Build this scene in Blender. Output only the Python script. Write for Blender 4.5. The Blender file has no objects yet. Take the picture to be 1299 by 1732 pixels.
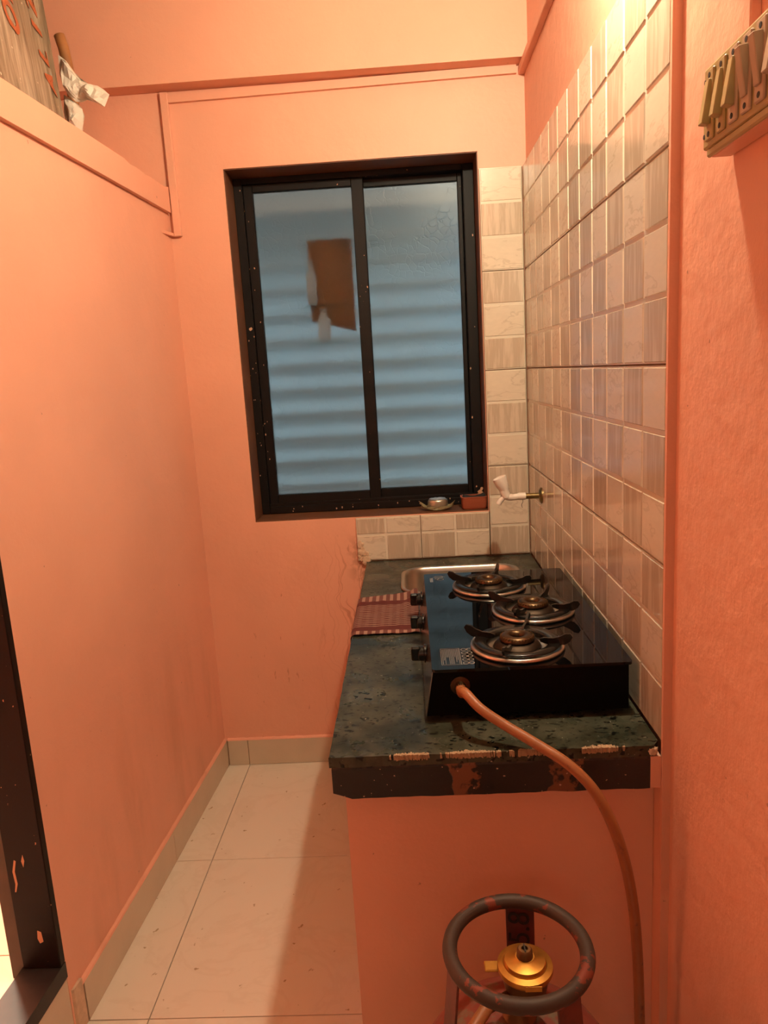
import bpy, bmesh, math, random
from mathutils import Vector, Matrix, noise as mnoise
random.seed(7)
PI = math.pi
SC = bpy.context.scene
COL = SC.collection

# ------------------------------------------------------------------ camera
cam = bpy.data.cameras.new('camera'); cam_o = bpy.data.objects.new('camera', cam); COL.objects.link(cam_o)
W_, H_, F_ = 1299., 1732., 1242.
Yc = Vector((37.5, 238., -F_)).normalized()
Zc = Vector((-387., 6538., F_)); Zc = (Zc - Yc * Zc.dot(Yc)).normalized()
Xc = Yc.cross(Zc)
R = Matrix((Xc, Yc, Zc))                       # camera -> world
CAM = Vector((0, 0, 1.47))
cam_o.matrix_world = Matrix.Translation(CAM) @ R.to_4x4()
cam.sensor_fit = 'VERTICAL'; cam.sensor_height = 24.0; cam.lens = 24.0 * F_ / H_
cam.clip_start = 0.02
SC.camera = cam_o

# ------------------------------------------------------------------ light
w = bpy.data.worlds.new('sky'); SC.world = w; w.use_nodes = True
bgn = w.node_tree.nodes['Background']
bgn.inputs[0].default_value = (0.68, 0.77, 0.83, 1); bgn.inputs[1].default_value = 4.5
SC.view_settings.view_transform = 'Standard'; SC.view_settings.look = 'None'
SC.view_settings.gamma = 1.0; SC.view_settings.use_curve_mapping = False
SC.view_settings.exposure = 0.30
BULB = (0.296, 1.32, 2.44)
LAMP_W = 57.0
LAMP_C = (1.0, 0.86, 0.60)
BATH_W = 70.0
FRONT_W = 9

def add_point(name, loc, watts, color, radius):
    l = bpy.data.lights.new(name, 'POINT'); l.energy = watts; l.color = color; l.shadow_soft_size = radius
    o = bpy.data.objects.new(name, l); o.location = loc; COL.objects.link(o); return o

# ------------------------------------------------------------------ helpers
def offset_of(o):
    v = Vector((0, 0, 0))
    while o is not None:
        v += o.location; o = o.parent
    return v

def link(name, bm, mats, parent=None, smooth=False, kind=None, angle=None):
    if parent is not None:
        bmesh.ops.translate(bm, verts=bm.verts, vec=-offset_of(parent))
    bmesh.ops.recalc_face_normals(bm, faces=bm.faces)
    me = bpy.data.meshes.new(name); bm.to_mesh(me); bm.free()
    for m in (mats if isinstance(mats, (list, tuple)) else [mats]): me.materials.append(m)
    if smooth or angle:
        for p in me.polygons: p.use_smooth = True
        if angle:
            try: me.set_sharp_from_angle(angle=math.radians(angle))
            except Exception: pass
    o = bpy.data.objects.new(name, me); COL.objects.link(o)
    if parent is not None: o.parent = parent
    if kind: o['kind'] = kind
    return o

def tag(o, label=None, cat=None, group=None):
    if label: o['label'] = label
    if cat: o['category'] = cat
    if group: o['group'] = group
    return o

def thing(name, loc, label, cat, group=None):
    o = bpy.data.objects.new(name, None); o.location = loc; o.empty_display_size = 0.05
    COL.objects.link(o); return tag(o, label, cat, group)

def B(): return bmesh.new()

def box(bm, x0, x1, y0, y1, z0, z1, bev=0.0, seg=1, mat=0):
    r = bmesh.ops.create_cube(bm, size=1.0)
    vs = r['verts']
    for v in vs:
        v.co = Vector(((x0+x1)/2 + v.co.x*(x1-x0), (y0+y1)/2 + v.co.y*(y1-y0), (z0+z1)/2 + v.co.z*(z1-z0)))
    fs = set(f for v in vs for f in v.link_faces)
    for f in fs: f.material_index = mat
    if bev > 0:
        es = list(set(e for v in vs for e in v.link_edges))
        r = bmesh.ops.bevel(bm, geom=es, offset=bev, segments=seg, profile=0.5, affect='EDGES')
        for f in r['faces']: f.material_index = mat
    return vs

def prism(bm, pts, z0, z1, mat=0):
    """pts: footprint (x, y) polygon"""
    a = [bm.verts.new((p[0], p[1], z0)) for p in pts]
    b = [bm.verts.new((p[0], p[1], z1)) for p in pts]
    n = len(pts); fs = [bm.faces.new(a[::-1]), bm.faces.new(b)]
    for i in range(n): fs.append(bm.faces.new((a[i], a[(i+1) % n], b[(i+1) % n], b[i])))
    for f in fs: f.material_index = mat

def lathe(bm, prof, center, axis='Z', seg=32, mat=0, close=False, M=None):
    """prof: list of (r, h)"""
    rings = []
    for r, h in prof:
        ring = []
        for i in range(seg):
            a = 2*PI*i/seg
            p = Vector((r*math.cos(a), r*math.sin(a), h))
            if axis == 'X': p = Vector((p.z, p.x, p.y))
            elif axis == 'Y': p = Vector((p.x, p.z, p.y))
            if M is not None: p = M @ p
            ring.append(bm.verts.new(p + Vector(center)))
        rings.append(ring)
    m = len(rings)
    for k in range(m if close else m-1):
        A, C = rings[k], rings[(k+1) % m]
        for i in range(seg):
            f = bm.faces.new((A[i], A[(i+1) % seg], C[(i+1) % seg], C[i])); f.material_index = mat
    if not close:
        for ring in (rings[0], rings[-1]):
            if (ring[0].co - ring[seg//2].co).length > 1e-5:
                f = bm.faces.new(ring); f.material_index = mat

def catmull(pts, n=8):
    P = [Vector(p) for p in pts]; out = []
    for i in range(len(P)-1):
        p0 = P[max(i-1, 0)]; p1 = P[i]; p2 = P[i+1]; p3 = P[min(i+2, len(P)-1)]
        for k in range(n):
            t = k/n
            out.append(0.5*((2*p1) + (p2-p0)*t + (2*p0-5*p1+4*p2-p3)*t*t + (3*p1-p0-3*p2+p3)*t**3))
    out.append(P[-1]); return out

def tube(bm, path, rad, seg=12, mat=0, cap=True):
    P = [Vector(p) for p in path]; rings = []; up = None
    for i, p in enumerate(P):
        t = (P[min(i+1, len(P)-1)] - P[max(i-1, 0)]).normalized()
        if up is None:
            up = Vector((0, 0, 1)) if abs(t.z) < 0.9 else Vector((0, 1, 0))
        n = (up - t*up.dot(t)).normalized(); b = t.cross(n); up = n
        r = rad[i] if isinstance(rad, (list, tuple)) else rad
        rings.append([bm.verts.new(p + n*r*math.cos(2*PI*k/seg) + b*r*math.sin(2*PI*k/seg)) for k in range(seg)])
    for A, C in zip(rings, rings[1:]):
        for k in range(seg):
            f = bm.faces.new((A[k], A[(k+1) % seg], C[(k+1) % seg], C[k])); f.material_index = mat
    if cap:
        for r_ in (rings[0], rings[-1]):
            f = bm.faces.new(r_); f.material_index = mat

def torus(bm, center, R_, r, seg=48, ms=12, M=None, squash=1.0):
    lathe(bm, [(R_ + r*math.cos(2*PI*k/ms), squash*r*math.sin(2*PI*k/ms)) for k in range(ms)], center, seg=seg, close=True, M=M)

# ------------------------------------------------------------------ materials
class NT:
    def __init__(s, name):
        s.m = bpy.data.materials.new(name); s.m.use_nodes = True
        s.t = s.m.node_tree; s.b = s.t.nodes['Principled BSDF']; s.L = s.t.links
    def n(s, t, **kw):
        nd = s.t.nodes.new(t)
        for k, v in kw.items():
            if k.startswith('i_'): nd.inputs[k[2:].replace('_', ' ')].default_value = v
            else: setattr(nd, k, v)
        return nd
    def lk(s, a, b): s.L.new(a, b)
    def coord(s, kind='Object', scale=(1, 1, 1), loc=(0, 0, 0)):
        c = s.n('ShaderNodeTexCoord'); mp = s.n('ShaderNodeMapping')
        mp.inputs['Scale'].default_value = scale; mp.inputs['Location'].default_value = loc
        s.lk(c.outputs[kind], mp.inputs[0]); return mp.outputs[0]
    def noise(s, scale, detail=4, rough=0.5, vec=None, dist=0.0):
        nd = s.n('ShaderNodeTexNoise'); nd.inputs['Scale'].default_value = scale; nd.inputs['Detail'].default_value = detail
        nd.inputs['Roughness'].default_value = rough; nd.inputs['Distortion'].default_value = dist
        s.lk(vec if vec is not None else s.coord(), nd.inputs['Vector']); return nd.outputs['Fac']
    def ramp(s, fac, stops, interp='LINEAR'):
        r = s.n('ShaderNodeValToRGB'); e = r.color_ramp.elements; r.color_ramp.interpolation = interp
        while len(e) > 2: e.remove(e[-1])
        for i, (p, c) in enumerate(stops):
            el = e[i] if i < 2 else e.new(p)
            el.position = p; el.color = (c[0], c[1], c[2], 1) if isinstance(c, (tuple, list)) else (c, c, c, 1)
        s.lk(fac, r.inputs[0]); return r.outputs[0]
    def mix(s, fac, a, b, mode='MIX'):
        m = s.n('ShaderNodeMix', data_type='RGBA', blend_type=mode)
        for sock, v in ((m.inputs[0], fac), (m.inputs[6], a), (m.inputs[7], b)):
            if isinstance(v, (int, float)): sock.default_value = v
            elif isinstance(v, (tuple, list)): sock.default_value = (v[0], v[1], v[2], 1)
            else: s.lk(v, sock)
        return m.outputs[2]
    def math(s, op, a, b=0.0, c=0.0, clamp=False):
        m = s.n('ShaderNodeMath', operation=op); m.use_clamp = clamp
        for i, v in enumerate((a, b, c)):
            if isinstance(v, (int, float)): m.inputs[i].default_value = v
            else: s.lk(v, m.inputs[i])
        return m.outputs[0]
    def sep(s, vec):
        x = s.n('ShaderNodeSeparateXYZ'); s.lk(vec, x.inputs[0]); return x.outputs
    def rng(s, v, a, b, c=0., d=1.):
        m = s.n('ShaderNodeMapRange'); m.interpolation_type = 'SMOOTHSTEP'
        for i, k in ((1, a), (2, b), (3, c), (4, d)): m.inputs[i].default_value = k
        s.lk(v, m.inputs[0]); return m.outputs[0]
    def bump(s, h, strength=0.3, dist=0.01, prev=None):
        b = s.n('ShaderNodeBump'); b.inputs['Strength'].default_value = strength; b.inputs['Distance'].default_value = dist
        s.lk(h, b.inputs['Height'])
        if prev is not None: s.lk(prev, b.inputs['Normal'])
        return b.outputs[0]
    def out(s, color=None, rough=None, metal=None, normal=None, **kw):
        for k, v in (('Base Color', color), ('Roughness', rough), ('Metallic', metal), ('Normal', normal)):
            if v is None: continue
            if isinstance(v, (int, float)): s.b.inputs[k].default_value = v
            elif isinstance(v, (tuple, list)): s.b.inputs[k].default_value = (v[0], v[1], v[2], 1)
            else: s.lk(v, s.b.inputs[k])
        for k, v in kw.items(): s.b.inputs[k.replace('_', ' ')].default_value = v
        return s.m

def simple(name, col, rough=0.5, metal=0.0, var=0.15, scale=20, bump=0.0, bscale=60, **kw):
    t = NT(name)
    f = t.noise(scale, 4)
    c = t.mix(f, tuple(x*(1-var) for x in col), tuple(min(1, x*(1+var)) for x in col))
    nrm = t.bump(t.noise(bscale, 5), bump, 0.004) if bump else None
    return t.out(c, rough, metal, nrm, **kw)

PAINT = (0.775, 0.385, 0.258)
def paint(name, stains=False, grime=False, rough=0.5, lumpy=0.25):
    t = NT(name)
    big = t.noise(2.2, 3)
    c = t.mix(t.rng(big, .3, .7), tuple(x*0.95 for x in PAINT), tuple(min(1, x*1.05) for x in PAINT))
    sp = t.noise(55, 2)
    c = t.mix(t.rng(sp, .77, .79), c, tuple(x*0.6 for x in PAINT))
    P = t.coord()
    xyz = t.sep(P)
    if stains:            # water runs and splashes under the sink corner of the back wall
        def streaks(sx, sz, seed, lo, hi, wob):
            wv = t.noise(5.5, 3, vec=t.coord(loc=(seed, 0, 0), scale=(.6, 1, 1)))
            xx = t.math('ADD', t.math('MULTIPLY', wv, wob), xyz[0])
            cmb = t.n('ShaderNodeCombineXYZ')
            t.lk(t.math('MULTIPLY', xx, sx), cmb.inputs[0]); t.lk(t.math('MULTIPLY', xyz[2], sz), cmb.inputs[2])
            cmb.inputs[1].default_value = seed
            nz = t.noise(1.0, 1, vec=cmb.outputs[0])
            d = t.math('ABSOLUTE', t.math('SUBTRACT', nz, 0.5))
            return t.rng(d, lo, hi, 1., 0.)
        mx = t.math('MULTIPLY', t.rng(xyz[0], -.44, -.22), t.rng(xyz[2], .93, .75))
        mz = t.rng(xyz[2], .08, .55)
        s1 = t.math('MULTIPLY', streaks(26, .45, 3.1, .004, .022, .16), mx)
        s2 = t.math('MULTIPLY', streaks(34, .7, 8.7, .003, .016, .22), t.math('MULTIPLY', mx, mz))
        st = t.math('MAXIMUM', s1, s2)
        spl = t.noise(1.0, 2, vec=t.coord(scale=(60, 60, 22)))
        spm = t.math('MULTIPLY', t.rng(spl, .68, .74), t.math('MULTIPLY', t.rng(xyz[2], .98, .8), t.rng(xyz[0], -.75, -.55)))
        st = t.math('MAXIMUM', st, t.math('MULTIPLY', spm, .8))
        c = t.mix(t.math('MULTIPLY', st, .45), c, (0.30, .085, .035))
        dirt = t.math('MULTIPLY', t.rng(xyz[0], -.27, -.19), t.math('MULTIPLY', t.rng(xyz[2], .68, .76), t.rng(xyz[2], .92, .84)))
        c = t.mix(t.math('MULTIPLY', t.math('MULTIPLY', dirt, t.rng(t.noise(35, 4), .45, .6)), .6), c, (0.28, .11, .05))
    if grime:
        gz = t.math('MULTIPLY', t.rng(xyz[2], .9, .2), t.rng(t.noise(1.0, 4, vec=t.coord(scale=(9, 9, 2.2))), .45, .75))
        c = t.mix(t.math('MULTIPLY', gz, .35), c, (0.42, .19, .10))
    nr = t.bump(t.noise(90, 4), lumpy*.35, .002)
    nr = t.bump(t.noise(14, 5, .6), lumpy, .01, nr)
    return t.out(c, rough, 0, nr)

M_wall = paint('paint_salmon')
M_wall_back = paint('paint_salmon_stained', stains=True)
M_wall_left = paint('paint_salmon_scuffed', grime=True, lumpy=.3)
M_wall_right = paint('paint_salmon_rough', lumpy=.34)
M_ceil = simple('whitewash', (0.52, 0.44, 0.35), .8)
M_plaster = simple('broken_plaster', (0.62, 0.44, 0.30), .9, var=.3, scale=60, bump=.6)

def marble_cell(name, base, vein, stretch, amt, lo, hi):
    t = NT(name)
    oi = t.n('ShaderNodeObjectInfo')
    cmb = t.n('ShaderNodeCombineXYZ')
    t.lk(t.math('MULTIPLY', oi.outputs['Random'], 37.0), cmb.inputs[0])
    t.lk(t.math('MULTIPLY', oi.outputs['Random'], 91.0), cmb.inputs[2])
    add = t.n('ShaderNodeVectorMath', operation='ADD')
    t.lk(t.coord(scale=stretch), add.inputs[0]); t.lk(cmb.outputs[0], add.inputs[1])
    f = t.noise(1.0, 4, .6, vec=add.outputs[0], dist=.25)
    d = t.math('ABSOLUTE', t.math('SUBTRACT', f, .5))
    v = t.rng(d, lo, hi, 1., 0.)
    tone = t.mix(t.noise(9, 2, vec=add.outputs[0]), tuple(x*.93 for x in base), tuple(x*1.05 for x in base))
    c = t.mix(t.math('MULTIPLY', v, amt), tone, vein)
    return t.out(c, .13, 0, None, IOR=1.5)
M_cell_light = marble_cell('tile_marble_light', (.70, .60, .47), (.42, .32, .22), (5, 5, 13), .34, .002, .022)
M_cell_grain = marble_cell('tile_marble_grain', (.63, .52, .40), (.40, .30, .21), (34, 34, 3.5), .5, .02, .14)
M_tile_base = simple('tile_glaze_cream', (.74, .65, .52), .14, var=.04)
M_grout = simple('grout_dirty', (.22, .14, .085), .9, var=.4, scale=40)

def floor_mat():
    t = NT('floor_vitrified')
    oi = t.n('ShaderNodeObjectInfo')
    add = t.n('ShaderNodeVectorMath', operation='ADD')
    cmb = t.n('ShaderNodeCombineXYZ'); t.lk(t.math('MULTIPLY', oi.outputs['Random'], 50.), cmb.inputs[0])
    t.lk(t.coord(), add.inputs[0]); t.lk(cmb.outputs[0], add.inputs[1])
    f = t.noise(3.2, 6, .6, vec=add.outputs[0], dist=1.6)
    v = t.rng(t.math('ABSOLUTE', t.math('SUBTRACT', f, .5)), .0, .05, 1., 0.)
    c = t.mix(t.math('MULTIPLY', v, .13), (.75, .67, .55), (.55, .44, .31))
    c = t.mix(t.rng(t.noise(40, 2), .70, .76), c, (.42, .32, .2))
    return t.out(c, .22)
M_floor = floor_mat()
M_skirt = simple('skirting_tile', (.60, .49, .36), .25, var=.12, scale=8)

def black_enamel(name, col=(.012, .010, .009), rough=.35, flecks=True, amt=.745):
    t = NT(name)
    c = col
    if flecks:
        f = t.noise(75, 2)
        c = t.mix(t.rng(f, amt, amt+.02), col, (.60, .30, .16))
    nr = t.bump(t.noise(30, 3), .12, .004)
    return t.out(c, rough, 0, nr, Specular_IOR_Level=.22)
M_winframe = black_enamel('window_black_paint', (.0065, .0045, .004), .55)
M_door = black_enamel('door_black_paint', (.0045, .0035, .003), .5, amt=.74)
M_doorgrey = simple('door_worn_grey', (.075, .058, .038), .6, var=.5, scale=14)
M_reveal = simple('reveal_brown', (.13, .050, .020), .6, var=.5, scale=9)

def frosted():
    t = NT('frosted_glass')
    vo = t.n('ShaderNodeTexVoronoi', feature='DISTANCE_TO_EDGE'); vo.inputs['Scale'].default_value = 36
    wv = t.n('ShaderNodeVectorMath', operation='ADD')
    nz = t.n('ShaderNodeTexNoise'); nz.inputs['Scale'].default_value = 22
    cc = t.coord(); t.lk(cc, nz.inputs['Vector'])
    sc = t.n('ShaderNodeVectorMath', operation='SCALE'); sc.inputs['Scale'].default_value = .035
    t.lk(nz.outputs['Color'], sc.inputs[0]); t.lk(cc, wv.inputs[0]); t.lk(sc.outputs[0], wv.inputs[1])
    t.lk(wv.outputs[0], vo.inputs['Vector'])
    h = t.rng(vo.outputs['Distance'], 0., .09)
    h = t.math('MULTIPLY', h, t.rng(t.noise(9, 2), .4, .62))
    nr = t.bump(h, .15, .004)
    return t.out((.80, .86, .84), 0.31, 0, nr, Transmission_Weight=1.0, IOR=1.22, Specular_IOR_Level=.13)
M_pane = frosted()

def granite():
    t = NT('green_marble')
    vo = t.n('ShaderNodeTexVoronoi'); vo.inputs['Scale'].default_value = 55; vo.inputs['Randomness'].default_value = 1
    d = t.n('ShaderNodeVectorMath', operation='ADD')
    nz = t.n('ShaderNodeTexNoise'); nz.inputs['Scale'].default_value = 40
    cc = t.coord(scale=(1, 1.5, 1)); t.lk(cc, nz.inputs['Vector'])
    sc = t.n('ShaderNodeVectorMath', operation='SCALE'); sc.inputs['Scale'].default_value = .05
    t.lk(nz.outputs['Color'], sc.inputs[0]); t.lk(cc, d.inputs[0]); t.lk(sc.outputs[0], d.inputs[1]); t.lk(d.outputs[0], vo.inputs['Vector'])
    xyz = t.sep(t.coord())
    g = t.mix(t.rng(t.noise(9, 5, .65), .35, .65), (.024, .026, .016), (.072, .070, .046))
    back = t.math('MULTIPLY', t.rng(xyz[1], 1.95, 2.3), .75)
    g = t.mix(back, g, (.038, .027, .015))
    c = t.mix(t.math('MULTIPLY', t.rng(vo.outputs['Distance'], .22, .36, 1., 0.), .95), g, (.003, .003, .0025))
    c = t.mix(t.rng(t.noise(120, 2), .72, .75), c, (.30, .27, .20))
    # damp smudge near the stove foot
    r1 = t.math('POWER', t.math('DIVIDE', t.math('SUBTRACT', xyz[0], .27), .09), 2.)
    r2 = t.math('POWER', t.math('DIVIDE', t.math('SUBTRACT', xyz[1], 1.30), .035), 2.)
    sm = t.rng(t.math('ADD', t.math('ADD', r1, r2), t.math('MULTIPLY', t.noise(22, 3), 1.2)), 1.0, 2.2, .55, 0.)
    c = t.mix(sm, c, (.022, .02, .015))
    return t.out(c, t.rng(t.noise(12, 4), .3, .7, .22, .42), Specular_IOR_Level=.28)
M_granite = granite()

def slab_edge():
    t = NT('slab_edge_peeling')
    P = t.coord(); xyz = t.sep(P)
    wob = t.math('MULTIPLY', t.math('SUBTRACT', t.noise(30, 4), .5), .09)
    x = t.math('ADD', xyz[0], wob)
    zz = t.math('MULTIPLY', t.math('SUBTRACT', .794, xyz[2]), .35)
    def band(c0, w_, slant=0.):
        xs = t.math('SUBTRACT', x, t.math('MULTIPLY', zz, slant))
        return t.rng(t.math('ABSOLUTE', t.math('SUBTRACT', xs, c0)), w_*.75, w_, 1., 0.)
    m = t.math('MAXIMUM', band(-.067, .026), band(.128, .030, -.5))
    m = t.math('MAXIMUM', m, band(.335, .030, 1.2))
    m = t.math('MULTIPLY', m, t.rng(t.noise(55, 3), .36, .48))
    cr = t.math('MULTIPLY', t.rng(xyz[2], .768, .782), t.rng(t.noise(45, 4), .42, .55))
    blk = t.mix(t.noise(25, 4), (.004, .0033, .0028), (.014, .010, .0075))
    c = t.mix(m, blk, (.17, .062, .024))
    c = t.mix(t.math('MULTIPLY', cr, .7), c, (.26, .15, .08))
    c = t.mix(t.rng(t.noise(140, 1), .74, .76), c, (.5, .3, .2))
    return t.out(c, .5, 0, t.bump(t.math('ADD', t.noise(40, 4), m), .4, .004))
M_edge = slab_edge()

M_steel = simple('stainless_steel', (.58, .54, .48), .28, 1.0, var=.12, scale=6)
M_steel_dull = simple('steel_dull', (.42, .36, .30), .36, 1.0, var=.2)
M_panel = simple('stove_panel_steel', (.34, .29, .26), .22, 1.0, var=.1)
M_glassblk = NT('stove_black_glass').out((.002, .002, .0022), .02, 0, None, IOR=1.38, Specular_IOR_Level=.36)
M_black = simple('black_body', (.0012, .001, .0009), .6, var=.3, Specular_IOR_Level=.12)
M_blackgloss = simple('black_enamel', (.008, .007, .006), .22, var=.3)
M_brass = simple('burner_brass', (.10, .060, .032), .38, 1.0, var=.35, scale=60)
M_burner = simple('burner_dark', (.05, .034, .024), .5, 1.0, var=.3, scale=40)
M_print = simple('printed_grey', (.26, .235, .20), .5, var=.05)

def hose_mat():
    t = NT('rubber_hose_orange')
    c = t.mix(t.noise(35, 4), (.27, .085, .028), (.37, .13, .042))
    c = t.mix(t.rng(t.noise(70, 3), .6, .75), c, (.19, .065, .028))
    return t.out(c, .45)
M_hose = hose_mat()

def rusty(name, a, b, lo=.45, hi=.6, rough=.55, metal=0.2, scale=22):
    t = NT(name)
    c = t.mix(t.rng(t.noise(scale, 5, .65), lo, hi), a, b)
    return t.out(c, rough, metal, t.bump(t.noise(60, 4), .3, .002))
M_ring = rusty('cylinder_ring_worn', (.055, .033, .023), (.20, .040, .020), .56, .60, rough=.6, metal=.35, scale=30)
M_cyl = rusty('cylinder_red_worn', (.22, .045, .028), (.17, .12, .07), .5, .62)
M_stay = rusty('cylinder_stay_maroon', (.12, .022, .016), (.08, .02, .015), .4, .6, rough=.5, metal=0)
M_gold = simple('regulator_gold', (.50, .235, .045), .45, 0.9, var=.45, scale=45)
M_golddark = simple('regulator_dark_gold', (.16, .08, .028), .45, 0.7, var=.4, scale=30)
M_inkblack = simple('painted_black_digit', (.012, .008, .007), .6)

def towel_mat():
    t = NT('towel_red_check')
    xyz = t.sep(t.coord())
    def stripes(v, period, duty):
        f = t.math('FRACT', t.math('DIVIDE', v, period))
        return t.math('LESS_THAN', f, duty)
    red = t.mix(t.noise(60, 2), (.075, .008, .007), (.105, .014, .011))
    mid = t.math('MULTIPLY', t.math('GREATER_THAN', xyz[1], 1.885), t.math('LESS_THAN', xyz[1], 2.075))
    s1 = t.math('MULTIPLY', stripes(xyz[1], .0125, .26), mid)
    s1b = t.math('MAXIMUM', t.math('LESS_THAN', xyz[1], 1.852), t.math('GREATER_THAN', xyz[1], 2.105))
    s2 = stripes(xyz[0], .021, .45)
    c = t.mix(t.math('MULTIPLY', s1, .75), red, (.40, .27, .20))
    c = t.mix(t.math('MULTIPLY', t.math('MULTIPLY', s2, mid), .05), c, (.55, .38, .28))
    c = t.mix(t.math('MULTIPLY', s1b, t.math('ADD', .08, t.math('MULTIPLY', s2, .38))), c, (.55, .36, .26))
    return t.out(c, .9, 0, t.bump(t.noise(300, 2), .3, .001))
M_towel = towel_mat()
M_tapwhite = simple('tap_white_plastic', (.80, .70, .60), .35, var=.04)
M_tapbrass = simple('tap_brass', (.30, .21, .09), .35, 1.0, var=.4, scale=40)
M_foil = simple('foil_wrapper', (.50, .46, .36), .3, .8, var=.3, scale=40)
M_wrapper = simple('wrapper_olive', (.30, .25, .13), .55, 0, var=.3, scale=30)
M_soapblue = simple('soap_blue_grey', (.25, .31, .40), .4, var=.3, scale=50)
M_brownbox = simple('soap_case_brown', (.34, .085, .04), .4, var=.15)
M_scrub = simple('scrubber_dark', (.02, .022, .022), .8, var=.5, scale=60, bump=.8)
M_bake = simple('switch_cream', (.40, .30, .13), .4, var=.2, scale=18)
M_switch = simple('switch_pale', (.46, .34, .23), .35, var=.15, scale=18)
M_hole = simple('screw_dark', (.02, .012, .008), .6)

def plastic():
    t = NT('plastic_sheet')
    f = t.noise(1.0, 4, .6, vec=t.coord(scale=(24, 24, 1.6)))
    c = t.mix(t.rng(f, .38, .68), (.22, .165, .105), (.44, .36, .26))
    c = t.mix(t.rng(t.noise(60, 2), .70, .74), c, (.7, .58, .44))
    return t.out(c, .24, 0, t.bump(f, .5, .02), Specular_IOR_Level=.6)
M_plastic = plastic()
M_redprint = simple('red_print', (.40, .10, .035), .4, var=.2, scale=30)
M_bag = simple('white_bag', (.74, .68, .58), .5, var=.08, bump=.3, bscale=25)
M_wood = simple('bamboo_wood', (.34, .15, .05), .6, var=.4)
M_outwall = simple('outside_wall', (.105, .085, .065), .8, var=.1)
def blade_mat():
    t = NT('louvre_blade')
    tr = t.n('ShaderNodeBsdfTranslucent'); tr.inputs[0].default_value = (.80, .90, .95, 1)
    mx = t.n('ShaderNodeMixShader'); mx.inputs[0].default_value = .7
    t.out((.6, .68, .7), .5); t.lk(t.b.outputs[0], mx.inputs[1]); t.lk(tr.outputs[0], mx.inputs[2])
    t.lk(mx.outputs[0], t.t.nodes['Material Output'].inputs[0]); return t.m
M_blade = blade_mat()
def orange_mat():
    t = NT('orange_translucent')
    tr = t.n('ShaderNodeBsdfTranslucent'); tr.inputs[0].default_value = (.66, .36, .19, 1)
    mx = t.n('ShaderNodeMixShader'); mx.inputs[0].default_value = .6
    t.out((.5, .25, .12), .8); t.lk(t.b.outputs[0], mx.inputs[1]); t.lk(tr.outputs[0], mx.inputs[2])
    t.lk(mx.outputs[0], t.t.nodes['Material Output'].inputs[0]); return t.m
M_orange = orange_mat()
def glint_mat():
    t = NT('white_glint')
    tr = t.n('ShaderNodeBsdfTranslucent'); tr.inputs[0].default_value = (.9, .94, .97, 1)
    mx = t.n('ShaderNodeMixShader'); mx.inputs[0].default_value = .85
    t.out((.88, .92, .95), .3); t.lk(t.b.outputs[0], mx.inputs[1]); t.lk(tr.outputs[0], mx.inputs[2])
    t.lk(mx.outputs[0], t.t.nodes['Material Output'].inputs[0]); return t.m
M_glint = glint_mat()
M_concrete = simple('concrete', (.4, .38, .35), .9)

# ------------------------------------------------------------------ setting
YB, XR, XT = 2.62, .432, .418            # back wall, painted right wall, tile face
WX0, WX1, WZ0, WZ1 = -.579, .272, .963, 2.171
TOPZ = 2.95
def lx(y): return -.777 - .0535*(YB - y)   # face of the left wall (slightly out of square)

# floor : concrete bed + tiles
bm = B(); box(bm, -3.2, XR, -2.6, 2.9, -.1, -.012)
floor = link('floor', bm, M_grout, kind='structure')
_cache = {}
def slab_mesh(name, dx, dy, dz, bev, mat):
    k = (name, round(dx, 4), round(dy, 4), round(dz, 4))
    if k not in _cache:
        b = B(); box(b, -dx/2, dx/2, -dy/2, dy/2, -dz/2, dz/2, bev)
        me = bpy.data.meshes.new(name); b.to_mesh(me); b.free(); me.materials.append(mat); _cache[k] = me
    return _cache[k]
def piece(name, me, loc, parent):
    o = bpy.data.objects.new(name, me); COL.objects.link(o); o.parent = parent
    o.location = Vector(loc) - offset_of(parent); return o
xs = [-3.115, -2.545, -1.975, -1.265, -.687, -.117, XR]
xs = [-.687 - .57*k for k in range(4, -1, -1)] + [-.117, XR]
ys = [YB, 2.043, 1.466, .889, .312, -.265, -.842, -1.42, -2.0, -2.577]
for j in range(len(ys)-1):
    for i in range(len(xs)-1):
        x0, x1, y1, y0 = xs[i], xs[i+1], ys[j], ys[j+1]
        if y1 > .35:
            if x1 < -.9: continue
            if x0 > -.15 and y0 > 1.2: continue
            if x0 < -.9: x0 = -.92
        piece('floor_tile', slab_mesh('floor_tile', x1-x0-.0022, y1-y0-.0022, .012, .0008, M_floor), ((x0+x1)/2, (y0+y1)/2, -.006), floor)

# ceiling
bm = B(); box(bm, -3.2, .6, -2.7, 2.9, TOPZ, TOPZ+.1)
link('ceiling', bm, M_ceil, kind='structure')

# back wall with the window opening; deep beam along its head
bm = B()
YO = 2.86
box(bm, -2.2, WX0, YB, YO, 0, 2.42); box(bm, WX1, .6, YB, YO, 0, 2.42)
box(bm, WX0, WX1, YB, YO, 0, WZ0-.004); box(bm, WX0, WX1, YB, YO, WZ1, 2.42)
wall_back = link('wall_back', bm, M_wall_back, kind='structure')
bm = B(); box(bm, -2.2, XR, YB-.07, YO, 2.4205, TOPZ)
link('trim_8', bm, M_wall_back, kind='structure')
# brown weathered lining of the opening
bm = B()
box(bm, WX0, WX0+.003, YB+.004, YO, WZ0, WZ1); box(bm, WX1-.003, WX1, YB+.004, YO, WZ0, WZ1)
box(bm, WX0, WX1, YB+.004, YO, WZ1-.003, WZ1); box(bm, WX0, WX1, YB+.002, YO, WZ0-.004, WZ0)
link('window_reveal', bm, M_reveal, wall_back)

# right wall
bm = B(); box(bm, XR, .6, -2.6, YB, 0, TOPZ)
wall_right = link('wall_right', bm, M_wall_right, kind='structure')

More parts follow.
